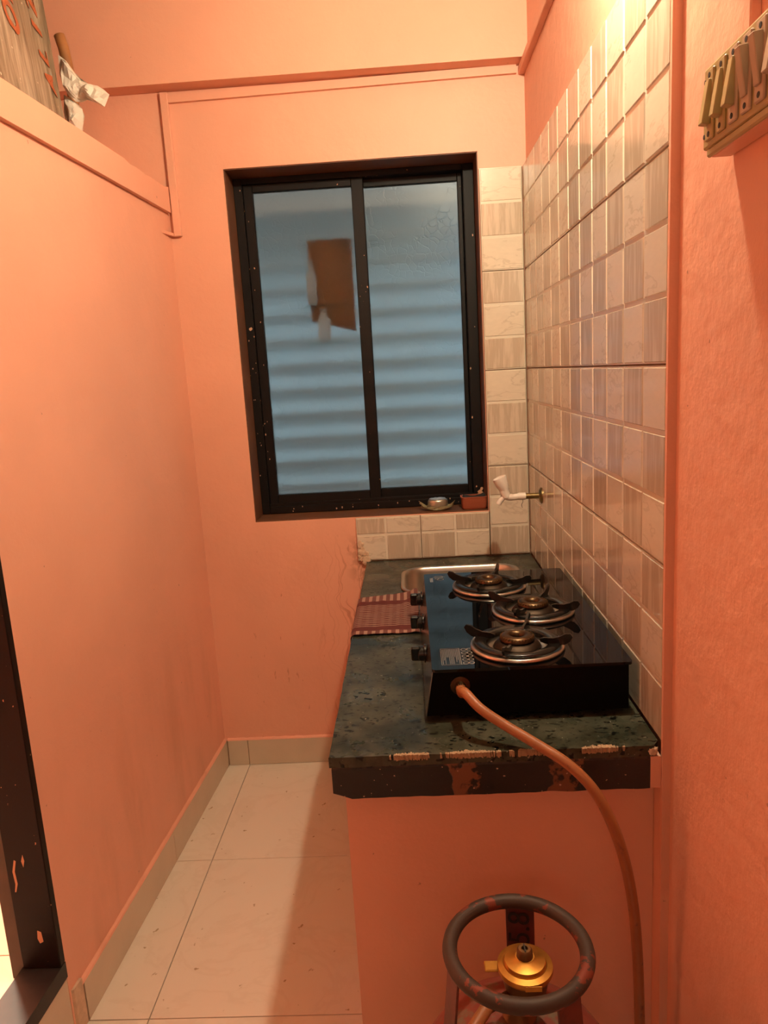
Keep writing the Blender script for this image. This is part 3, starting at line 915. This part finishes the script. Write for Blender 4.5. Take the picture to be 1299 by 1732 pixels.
link('printed_emblem', b, M_print, st, kind='stuff')

# ------------------------------------------------------------------ hose
hp = [(.073, 1.325, .868), (.074, 1.306, .866),
      (0.0791, 1.2850, 0.8755), (0.1031, 1.2550, 0.8582), (0.1408, 1.2350, 0.8364), (0.1935, 1.2050, 0.8122), (0.2438, 1.1750, 0.7874), (0.2832, 1.1550, 0.7487), (0.3125, 1.1450, 0.6881), (0.3348, 1.1450, 0.6112), (0.3510, 1.1500, 0.5158), (0.3604, 1.1550, 0.4028), (0.3660, 1.1600, 0.2703)]
lastp = hp[-1]
hp += [(lastp[0]+.002, 1.165, .25), (lastp[0]+.002, 1.15, .10), (lastp[0]-.01, 1.12, .035), (.22, 1.155, .0125), (.0, 1.19, .0125), (-.10, 1.05, .0125), (-.085, .85, .03), (-.085, .74, .22), (-.045, .74, .46), (.02, .85, .535), (.070, .925, .548)]
b = B(); tube(b, catmull(hp, 7), .0095, 14)
o = link('gas_hose', b, M_hose, smooth=True)
tag(o, 'orange rubber gas hose running from the stove over the counter edge to the floor', 'hose')

# ------------------------------------------------------------------ gas cylinder
CX, CY = .122, .962
cy = thing('gas_cylinder', (CX, CY, 0), 'worn red gas cylinder with ring handle standing before the counter', 'gas cylinder')
b = B(); R0 = .160
prof = [(0, .030), (.06, .024), (.12, .034), (.148, .06), (R0, .10), (R0, .24), (R0+.002, .243), (R0+.002, .257), (R0, .26), (R0, .37), (.152, .41), (.130, .445), (.095, .468), (.055, .480), (.030, .483), (0, .483)]
lathe(b, prof, (CX, CY, 0), seg=48); link('tank', b, M_cyl, cy, angle=45)
b = B(); lathe(b, [(.118, 0), (.124, 0), (.124, .045), (.118, .045)], (CX, CY, 0), seg=40, close=True); link('foot_ring', b, M_ring, cy)
ZR = .612
b = B(); torus(b, (CX, CY, ZR), .1015, .0112, 72, 14); link('ring_handle', b, M_ring, cy, smooth=True)
def stay(ang, wd):
    b = B(); vs = box(b, -wd/2, wd/2, -.002, .002, .438, ZR, .0008)
    for v in b.verts: v.co.y += -.100 if v.co.z > .5 else -.118
    bmesh.ops.rotate(b, verts=b.verts, cent=(0, 0, 0), matrix=Matrix.Rotation(math.radians(ang), 3, 'Z'))
    bmesh.ops.translate(b, verts=b.verts, vec=(CX, CY, 0)); return link('stay', b, M_stay, cy)
stays = [stay(170, .046), stay(285, .044), stay(35, .044)]
# digits painted on the far stay
fc = bpy.data.curves.new('digits', 'FONT'); fc.body = '15.8'; fc.size = .050; fc.extrude = .0004; fc.align_x = 'CENTER'; fc.align_y = 'CENTER'
fo = bpy.data.objects.new('digits', fc); COL.objects.link(fo)
dg = bpy.context.evaluated_depsgraph_get(); me = bpy.data.meshes.new_from_object(fo.evaluated_get(dg)); bpy.data.objects.remove(fo)
b = B(); b.from_mesh(me)
# upright facing -Y, then turned a quarter so it reads upward
bmesh.ops.rotate(b, verts=b.verts, cent=(0, 0, 0), matrix=Matrix.Rotation(PI/2, 3, 'Z'))
bmesh.ops.rotate(b, verts=b.verts, cent=(0, 0, 0), matrix=Matrix.Rotation(PI/2, 3, 'X'))
ang = math.radians(170-180)
bmesh.ops.translate(b, verts=b.verts, vec=(0, .0975, .553))
bmesh.ops.rotate(b, verts=b.verts, cent=(0, 0, 0), matrix=Matrix.Rotation(ang, 3, 'Z'))
bmesh.ops.translate(b, verts=b.verts, vec=(CX, CY, 0))
link('painted_digits', b, M_inkblack, stays[0])
# valve and regulator
b = B(); lathe(b, [(0, .480), (.024, .480), (.026, .50), (.019, .51), (.019, .545), (0, .545)], (CX, CY, 0), seg=24); link('valve', b, M_golddark, cy, angle=40)
RZ = .012
rg = thing('gas_regulator', (CX, CY, .522), 'brass coloured gas regulator with round cap clipped on the cylinder valve', 'regulator')
RX, RY = CX+.010, CY-.002
b = B(); lathe(b, [(0, .530), (.030, .530), (.033, .545), (.033, .562), (.036, .566), (0, .566)], (RX, RY, RZ), seg=36); link('housing', b, M_golddark, rg, angle=40)
b = B(); lathe(b, [(0, .566), (.0400, .566), (.0415, .570), (.0410, .576), (.0330, .579), (.0315, .578), (.0312, .582), (.0300, .5845), (.015, .589), (.014, .590), (0, .590)], (RX, RY, RZ), seg=40)
cap = link('cap', b, M_gold, rg, angle=35)
b = B(); lathe(b, [(0, .5895), (.0125, .5895), (.0115, .600), (.009, .603), (.005, .603), (.0045, .598), (0, .598)], (RX, RY, RZ), seg=24); sc_ = link('screw_knob', b, M_golddark, cap, angle=40)
b = B(); box(b, RX-.001, RX+.001, RY-.008, RY+.008, .600+RZ, .6045+RZ); link('slot', b, M_hole, cap)
b = B(); vs = box(b, -.022, .0, -.010, .010, -.002, .002, .0015); bmesh.ops.translate(b, verts=b.verts, vec=(RX-.038, RY+.012, .562+RZ)); link('lever', b, M_gold, rg)
b = B(); vs = box(b, -.012, .012, -.0008, .0008, -.004, .004); bmesh.ops.translate(b, verts=b.verts, vec=(RX+.006, RY-.0412, .571+RZ)); link('name_tab', b, M_gold, rg)
b = B(); tube(b, [(RX-.028, RY-.015, .547), (.066, .921, .547)], .008, 12); link('outlet', b, M_golddark, rg)

# ------------------------------------------------------------------ towel
b = B(); NX, NY = 44, 60
def tow(u, v):
    x = -.1945 + .1955*u; y = 1.832 + .312*v
    y += .016*u*v + .012*math.sin(u*3)*v - .004*u*(1-v)
    z = CH + .0045
    fold = max(0, math.sin((u*2.2 - v*1.0)*PI*2.1 + .6))**3
    z += .008*fold*max(0, (u-.25)/.75)*(.3+.7*v) + .002*mnoise.noise(Vector((u*9, v*9, 2)))
    if u > .55 and v > .85: z += .012*(u-.55)/.45*(v-.85)/.15
    ex = SX0 - .001
    if x < ex + .008:
        d = ex + .008 - x; x = ex - .004 - .0006*(d > .012); z = CH + .004 - max(0, d-.004)*1.0
        if d < .008: x = ex + .008 - d*1.3
    return (x, y, max(z, CH+.0015) if x > ex else z)
g = [[b.verts.new(tow(i/NX, j/NY)) for i in range(NX+1)] for j in range(NY+1)]
for j in range(NY):
    for i in range(NX): b.faces.new((g[j][i], g[j][i+1], g[j+1][i+1], g[j+1][i]))
o = link('dish_towel', b, M_towel, smooth=True)
sm = o.modifiers.new('thick', 'SOLIDIFY'); sm.thickness = .0016; sm.offset = 1
tag(o, 'red and white checked dish towel lying creased on the counter by the stove knobs', 'towel')

# ------------------------------------------------------------------ water tap
TY = 2.366
tp = thing('water_tap', (XT, TY, 1.049), 'white plastic water tap on a brass pipe from the tiled wall', 'tap')
b = B(); lathe(b, [(0, .001), (.026, .001), (.026, -.003), (.018, -.009), (.010, -.010), (0, -.010)], (XT, TY, 1.049), axis='X', seg=28); link('wall_flange', b, M_tapbrass, tp, angle=40)
b = B(); tube(b, [(XT-.008, TY, 1.049), (.360, TY, 1.050)], .0095, 16); link('pipe', b, M_tapbrass, tp, angle=40)
b = B(); tube(b, catmull([(.366, TY, 1.050), (.345, TY, 1.050), (.325, TY, 1.048), (.308, TY, 1.051), (.300, TY, 1.062), (.297, TY, 1.080)], 6), [.0120]*7 + [.0105]*6 + [.0115]*6 + [.0150]*6 + [.0155]*6, 16)
link('body', b, M_tapwhite, tp, smooth=True)
b = B(); tube(b, catmull([(.304, TY, 1.056), (.293, TY, 1.047), (.283, TY, 1.036), (.278, TY, 1.027)], 5), .0088, 12); link('spout', b, M_tapwhite, tp, smooth=True)
ax = Vector((-.018, 0, .045)).normalized(); M4 = Vector((0, 0, 1)).rotation_difference(ax).to_matrix()
b = B(); lathe(b, [(0, -.002), (.0165, -.002), (.0175, .003), (.0205, .012), (.0230, .034), (.0225, .040), (.0185, .041), (.0170, .038), (0, .037)], (.2975, TY, 1.0775), seg=12, M=M4)
link('handle', b, M_tapwhite, tp, angle=30)
b = B(); tube(b, catmull([(.356, TY, 1.041), (.357, TY-.002, 1.032), (.353, TY, 1.022), (.355, TY, 1.012)], 4), .0009, 6); link('thread', b, M_hole, tp)

# ------------------------------------------------------------------ things on the sill
sp = thing('soap_bar', (.090, 2.655, WZ0), 'round grey blue soap in opened foil wrapper on the window sill', 'soap')
b = B(); random.seed(21); N = 18
c0 = Vector((.090, 2.656, WZ0+.004))
r1 = []; r2 = []; r3 = []
for k in range(N):
    a_ = 2*PI*k/N
    q = .046 + .008*math.cos(2*a_) + random.uniform(-.004, .004)
    pk = max(0, math.cos(4*a_+.4))
    r1.append(b.verts.new(c0 + Vector((.034*math.cos(a_), .026*math.sin(a_), 0))))
    r2.append(b.verts.new(c0 + Vector((q*1.05*math.cos(a_), q*.66*math.sin(a_), .004 + random.uniform(0, .004)))))
    r3.append(b.verts.new(c0 + Vector((q*(1.12+.14*pk)*math.cos(a_), q*(.70+.05*pk)*math.sin(a_), .012 + .018*pk*(math.sin(a_) > -.5) + random.uniform(-.003, .004)))))
b.faces.new(r1)
for A, C in ((r1, r2), (r2, r3)):
    for k in range(N): b.faces.new((A[k], A[(k+1) % N], C[(k+1) % N], C[k]))
o = link('wrapper', b, M_wrapper, sp); s_ = o.modifiers.new('t', 'SOLIDIFY'); s_.thickness = .0006
b = B(); lathe(b, [(0, .0005), (.030, .0005), (.036, .006), (.037, .028), (.034, .034), (.028, .036), (0, .0365)], (0, 0, 0), seg=28)
for v in b.verts:
    v.co.y *= .72; v.co.z += .0015*mnoise.noise(v.co*120)
bmesh.ops.translate(b, verts=b.verts, vec=(.091, 2.656, WZ0+.006)); link('bar', b, M_foil, sp, smooth=True)
b = B(); lathe(b, [(0, .0), (.031, .0), (.030, .003), (.015, .0042), (0, .0045)], (0, 0, 0), seg=24)
for v in b.verts: v.co.y *= .72; v.co.z += .0012*mnoise.noise(v.co*160)
bmesh.ops.translate(b, verts=b.verts, vec=(.090, 2.656, WZ0+.0415)); link('bar_top', b, M_soapblue, sp, smooth=True)

sb = thing('soap_case', (.224, 2.660, WZ0), 'small brown woven pattern soap case beside the foil wrapped soap on the sill', 'soap case')
b = B(); sx, sy, sh = .046, .030, .046
lv = []
for ins, z in ((.004, 0), (0, .006), (-.001, sh-.004), (-.003, sh-.003), (-.003, sh), (.002, sh), (.003, .008)):
    lv.append([b.verts.new((.224+p[0], 2.660+p[1], WZ0+.0005+z)) for p in rrect(-sx+ins, sx-ins, -sy+ins, sy-ins, .014, 5)])
for A, C in zip(lv, lv[1:]):
    n = len(A)
    for i in range(n): b.faces.new((A[i], A[(i+1) % n], C[(i+1) % n], C[i]))
b.faces.new(lv[0][::-1]); b.faces.new(lv[-1])
bx_ = link('case', b, M_brownbox, sb, angle=40)
b = B()
for i in range(12):
    for j in range(5):
        x = .224 - .036 + .0065*i + (.003 if j % 2 else 0); z = WZ0 + .009 + .0065*j
        vs = box(b, -.0026, .0026, -.0008, .0008, -.0011, .0011, 0)
        bmesh.ops.rotate(b, verts=vs, cent=(0, 0, 0), matrix=Matrix.Rotation(math.radians(35 if j % 2 else -35), 3, 'Y')); bmesh.ops.translate(b, verts=vs, vec=(x, 2.660-sy-.0006, z))
link('weave', b, M_brownbox, bx_, kind='stuff')
b = B()
rows = []
for j in range(7):
    rows.append([b.verts.new((.224-.0395+.079*i/12, 2.660-.0235+.047*j/6, WZ0+.043+.010*(abs(i-6)/6)**1.6*(1 if i > 6 else .5)+.003*mnoise.noise(Vector((i*.9, j*.9, 0))))) for i in range(13)])
for A, C in zip(rows, rows[1:]):
    for i in range(12): b.faces.new((A[i], A[i+1], C[i+1], C[i]))
r = bmesh.ops.extrude_face_region(b, geom=list(b.faces)); 
for v in [v for v in r['geom'] if isinstance(v, bmesh.types.BMVert)]: v.co.z = WZ0 + .012
o = link('scrubber', b, M_scrub, smooth=True)
tag(o, 'dark scrubber pad lying inside the brown soap case', 'scrubber')

# ------------------------------------------------------------------ switchboard on the right wall
SBX = .400; sy1, sy0, sz0, sz1 = 1.028, .70, 1.716, 1.822
sw = thing('switchboard', (XR, (sy0+sy1)/2, sz0), 'yellowed switchboard with a row of rocker switches on the rough salmon wall', 'switchboard')
b = B(); box(b, SBX+.004, XR-.0005, sy0, sy1-.004, sz0, sz1-.004, .002); p = link('box', b, M_wall_right, sw)
b = B(); box(b, SBX-.003, SBX+.0045, sy0, sy1+.004, sz0+.010, sz1, .003, 2); link('face_plate', b, M_bake, sw)
b = B(); box(b, SBX-.002, SBX+.0045, sy0, sy1-.006, sz0-.0005, sz0+.0095, .002); link('lower_rail', b, M_bake, sw)
for k in range(9):
    y = sy1 - .022 - .0335*k; zc = (sz0+sz1)/2 + .006
    b = B(); box(b, SBX-.0065, SBX-.002, y-.0115, y+.0115, zc-.042, zc+.040, .0015)
    s_ = link('switch', b, M_bake if k < 2 else M_switch, sw)
    tl = (9, 9, 9, -9, -9, 9, -9, 9, -9)[k]
    b = B(); vs = box(b, -.007, .004, -.0065, .0065, -.026, .026, .001)
    bmesh.ops.rotate(b, verts=b.verts, cent=(0, 0, 0), matrix=Matrix.Rotation(math.radians(tl), 3, 'Y')); bmesh.ops.translate(b, verts=b.verts, vec=(SBX-.0065, y, zc+.001)); link('rocker', b, M_bake if k < 3 else M_switch, s_)
    for zz in (-.035, .033):
        b = B(); lathe(b, [(0, .0), (.0033, .0), (.0033, -.0006), (0, -.0006)], (SBX-.0065, y, zc+zz), axis='X', seg=10)
        link('screw', b, M_hole, s_)
for z in (1.742, 1.765, 1.788, 1.806):
    b = B(); lathe(b, [(0, 0), (.0030, 0), (.0030, -.0006), (0, -.0006)], (SBX-.003, sy1-.001, z), axis='X', seg=10)
    link('screw', b, M_hole, sw)

# ------------------------------------------------------------------ loft storage
LZ = 2.122
pk = thing('wrapped_panels', (-1.05, 1.75, LZ), 'bundle of boards wrapped in dull clear plastic with red lettering, on the loft', 'package')
b = B()
YA, YBk = 1.05, 2.245
def sheet(u, v):
    # u along the bundle's long side then round the far end; v height
    s = u*1.5
    if s < (YBk-YA): x, y, nx, ny = -.925 - .02*(1-s/(YBk-YA)), YA+s, 1, 0
    else:
        e = s-(YBk-YA); x, y, nx, ny = -.925-e, YBk, 0, 1
    f = .004*mnoise.noise(Vector((s*26, v*2.2, 0))) + .0018*mnoise.noise(Vector((s*60, v*4, 4)))
    lean = -.05*v
    return (x + nx*f + lean*nx, y + ny*f - (.10*v if s > .9 else .10*v*s/.9), LZ + .001 + .62*v)
NU, NV = 130, 26
g = [[b.verts.new(sheet(i/NU, j/NV)) for i in range(NU+1)] for j in range(NV+1)]
for j in range(NV):
    for i in range(NU): b.faces.new((g[j][i], g[j][i+1], g[j+1][i+1], g[j+1][i]))
link('plastic_wrap', b, M_plastic, pk, smooth=True)
b = B(); vs = box(b, -1.20, -.965, YA, YBk-.06, LZ+.001, LZ+.60)
for v in vs:
    if v.co.z > LZ+.3: v.co.y -= .10; v.co.x -= .05
link('boards', b, simple('board_dull', (.26, .19, .12), .7), pk)
def letter(ch, y, z, size, rot=0):
    fc = bpy.data.curves.new('letter', 'FONT'); fc.body = ch; fc.size = size; fc.extrude = .0006; fc.offset = .0035; fc.align_x = 'CENTER'; fc.align_y = 'CENTER'; fc.shear = .25
    fo = bpy.data.objects.new('letter', fc); COL.objects.link(fo)
    me = bpy.data.meshes.new_from_object(fo.evaluated_get(bpy.context.evaluated_depsgraph_get())); bpy.data.objects.remove(fo)
    b = B(); b.from_mesh(me)
    bmesh.ops.rotate(b, verts=b.verts, cent=(0, 0, 0), matrix=Matrix.Rotation(PI/2 + math.radians(rot), 3, 'Z'))
    bmesh.ops.rotate(b, verts=b.verts, cent=(0, 0, 0), matrix=Matrix.Rotation(PI/2, 3, 'X'))
    bmesh.ops.rotate(b, verts=b.verts, cent=(0, 0, 0), matrix=Matrix.Rotation(PI/2, 3, 'Z'))
    v_ = (z-LZ)/.62
    for v in b.verts:
        vv = (z+v.co.z-LZ-.001)/.62; yy = y + v.co.y - .10*vv; s = yy - YA + .10*vv
        f = .004*mnoise.noise(Vector((s*26, vv*2.2, 0))) + .0018*mnoise.noise(Vector((s*60, vv*4, 4)))
        v.co = Vector((-.925 - .02*(1-s/(YBk-YA)) + f - .05*vv + .0022 + v.co.x, yy, z + v.co.z))
    link('letter', b, M_redprint, pk)
for i, ch in enumerate('ALIZO'): letter(ch, 2.222, 2.305+.062*i, .075)
for i, ch in enumerate('OD'): letter(ch, 2.075, 2.40+.075*i, .085)

bg = thing('plastic_bag', (-.90, 2.36, LZ), 'crumpled white plastic bag poking out next to the wrapped boards on the loft', 'bag')
b = B()
def crumple(pts, Y, seed, depth=.024, n=8):
    """pts: closed outline; a crumpled pad between a front and a back skin"""
    P = [Vector(p) for p in pts]; c = sum(P, Vector())/len(P); m = len(P)
    for side in (-1, 1):
        rings = []
        for k in range(n+1):
            t_ = k/n; ring = []
            for i, p in enumerate(P):
                q = p.lerp(c, t_)
                d = side*depth*math.sin(min(1, t_*1.4)*PI/2) + ((.024*mnoise.noise(q*24+Vector((seed, side, 0)))+.014*mnoise.noise(q*60)) if 0 < k else 0)
                ring.append(b.verts.new(q + Vector((0, d, .4*d*mnoise.noise(q*17)))))
            rings.append(ring)
        for A, C in zip(rings, rings[1:]):
            for i in range(m): b.faces.new((A[i], A[(i+1) % m], C[(i+1) % m], C[i]))
crumple([(-0.9554, 2.3000, 2.4249), (-0.9337, 2.3000, 2.4063), (-0.9197, 2.3000, 2.3819), (-0.9002, 2.3000, 2.3586), (-0.8764, 2.3000, 2.3412), (-0.8511, 2.3000, 2.3348), (-0.8350, 2.3000, 2.3242), (-0.8195, 2.3000, 2.3089), (-0.8287, 2.3000, 2.2921), (-0.8377, 2.3000, 2.2769), (-0.8606, 2.3000, 2.2895), (-0.8856, 2.3000, 2.2992), (-0.9036, 2.3000, 2.2956), (-0.9210, 2.3000, 2.2968), (-0.9382, 2.3000, 2.3123), (-0.9505, 2.3000, 2.3369), (-0.9575, 2.3000, 2.3735)], 2.30, 1)
link('upper_fold', b, M_bag, bg, smooth=False)
b = B()
crumple([(-0.9615, 2.3200, 2.3254), (-0.9422, 2.3200, 2.3113), (-0.9229, 2.3200, 2.2972), (-0.9123, 2.3200, 2.2836), (-0.9079, 2.3200, 2.2640), (-0.9163, 2.3200, 2.2419), (-0.9269, 2.3200, 2.2167), (-0.9516, 2.3200, 2.2183), (-0.9666, 2.3200, 2.2388), (-0.9682, 2.3200, 2.2778)], 2.32, 5, .03)
link('lower_fold', b, M_bag, bg, smooth=False)
b = B(); tube(b, [(-0.9942, 2.4200, 2.5261), (-0.9862, 2.4200, 2.4930), (-0.9810, 2.4200, 2.4518), (-0.9750, 2.4200, 2.3770), (-0.9793, 2.4200, 2.2395)], .016, 14)
o = link('wooden_pole', b, M_wood, smooth=True); tag(o, 'brown wooden pole end standing behind the white plastic bag on the loft', 'pole')

# ------------------------------------------------------------------ lamps
lb = thing('light_bulb', (XR, BULB[1], BULB[2]+.02), 'round warm bulb in a black holder high above the tiled wall', 'lamp')
b = B(); tube(b, [(XR, BULB[1], BULB[2]+.075), (BULB[0], BULB[1], BULB[2]+.075)], .010, 12); lathe(b, [(0, .04), (.018, .04), (.018, .085), (0, .085)], BULB, seg=18); link('holder', b, M_black, lb)
gl = NT('bulb_glow'); gl.out((.8, .8, .8), .3, Emission_Color=(LAMP_C[0], LAMP_C[1], LAMP_C[2], 1), Emission_Strength=LAMP_W/(4*PI*PI*.032**2))
b = B(); lathe(b, [(.032*math.sin(PI*k/12), -.032*math.cos(PI*k/12)) for k in range(13)], BULB, seg=20)
bmesh.ops.remove_doubles(b, verts=b.verts, dist=1e-5); link('globe', b, gl.m, lb, smooth=True)
add_point('bath_light', (-1.6, 2.3, 1.5), BATH_W, (1.0, .92, .70), .08)
add_point('room_fill', (-.30, -1.7, 2.2), FRONT_W, (1.0, .86, .64), .25)  # unseen fill added behind the camera to lift the darker low surfaces
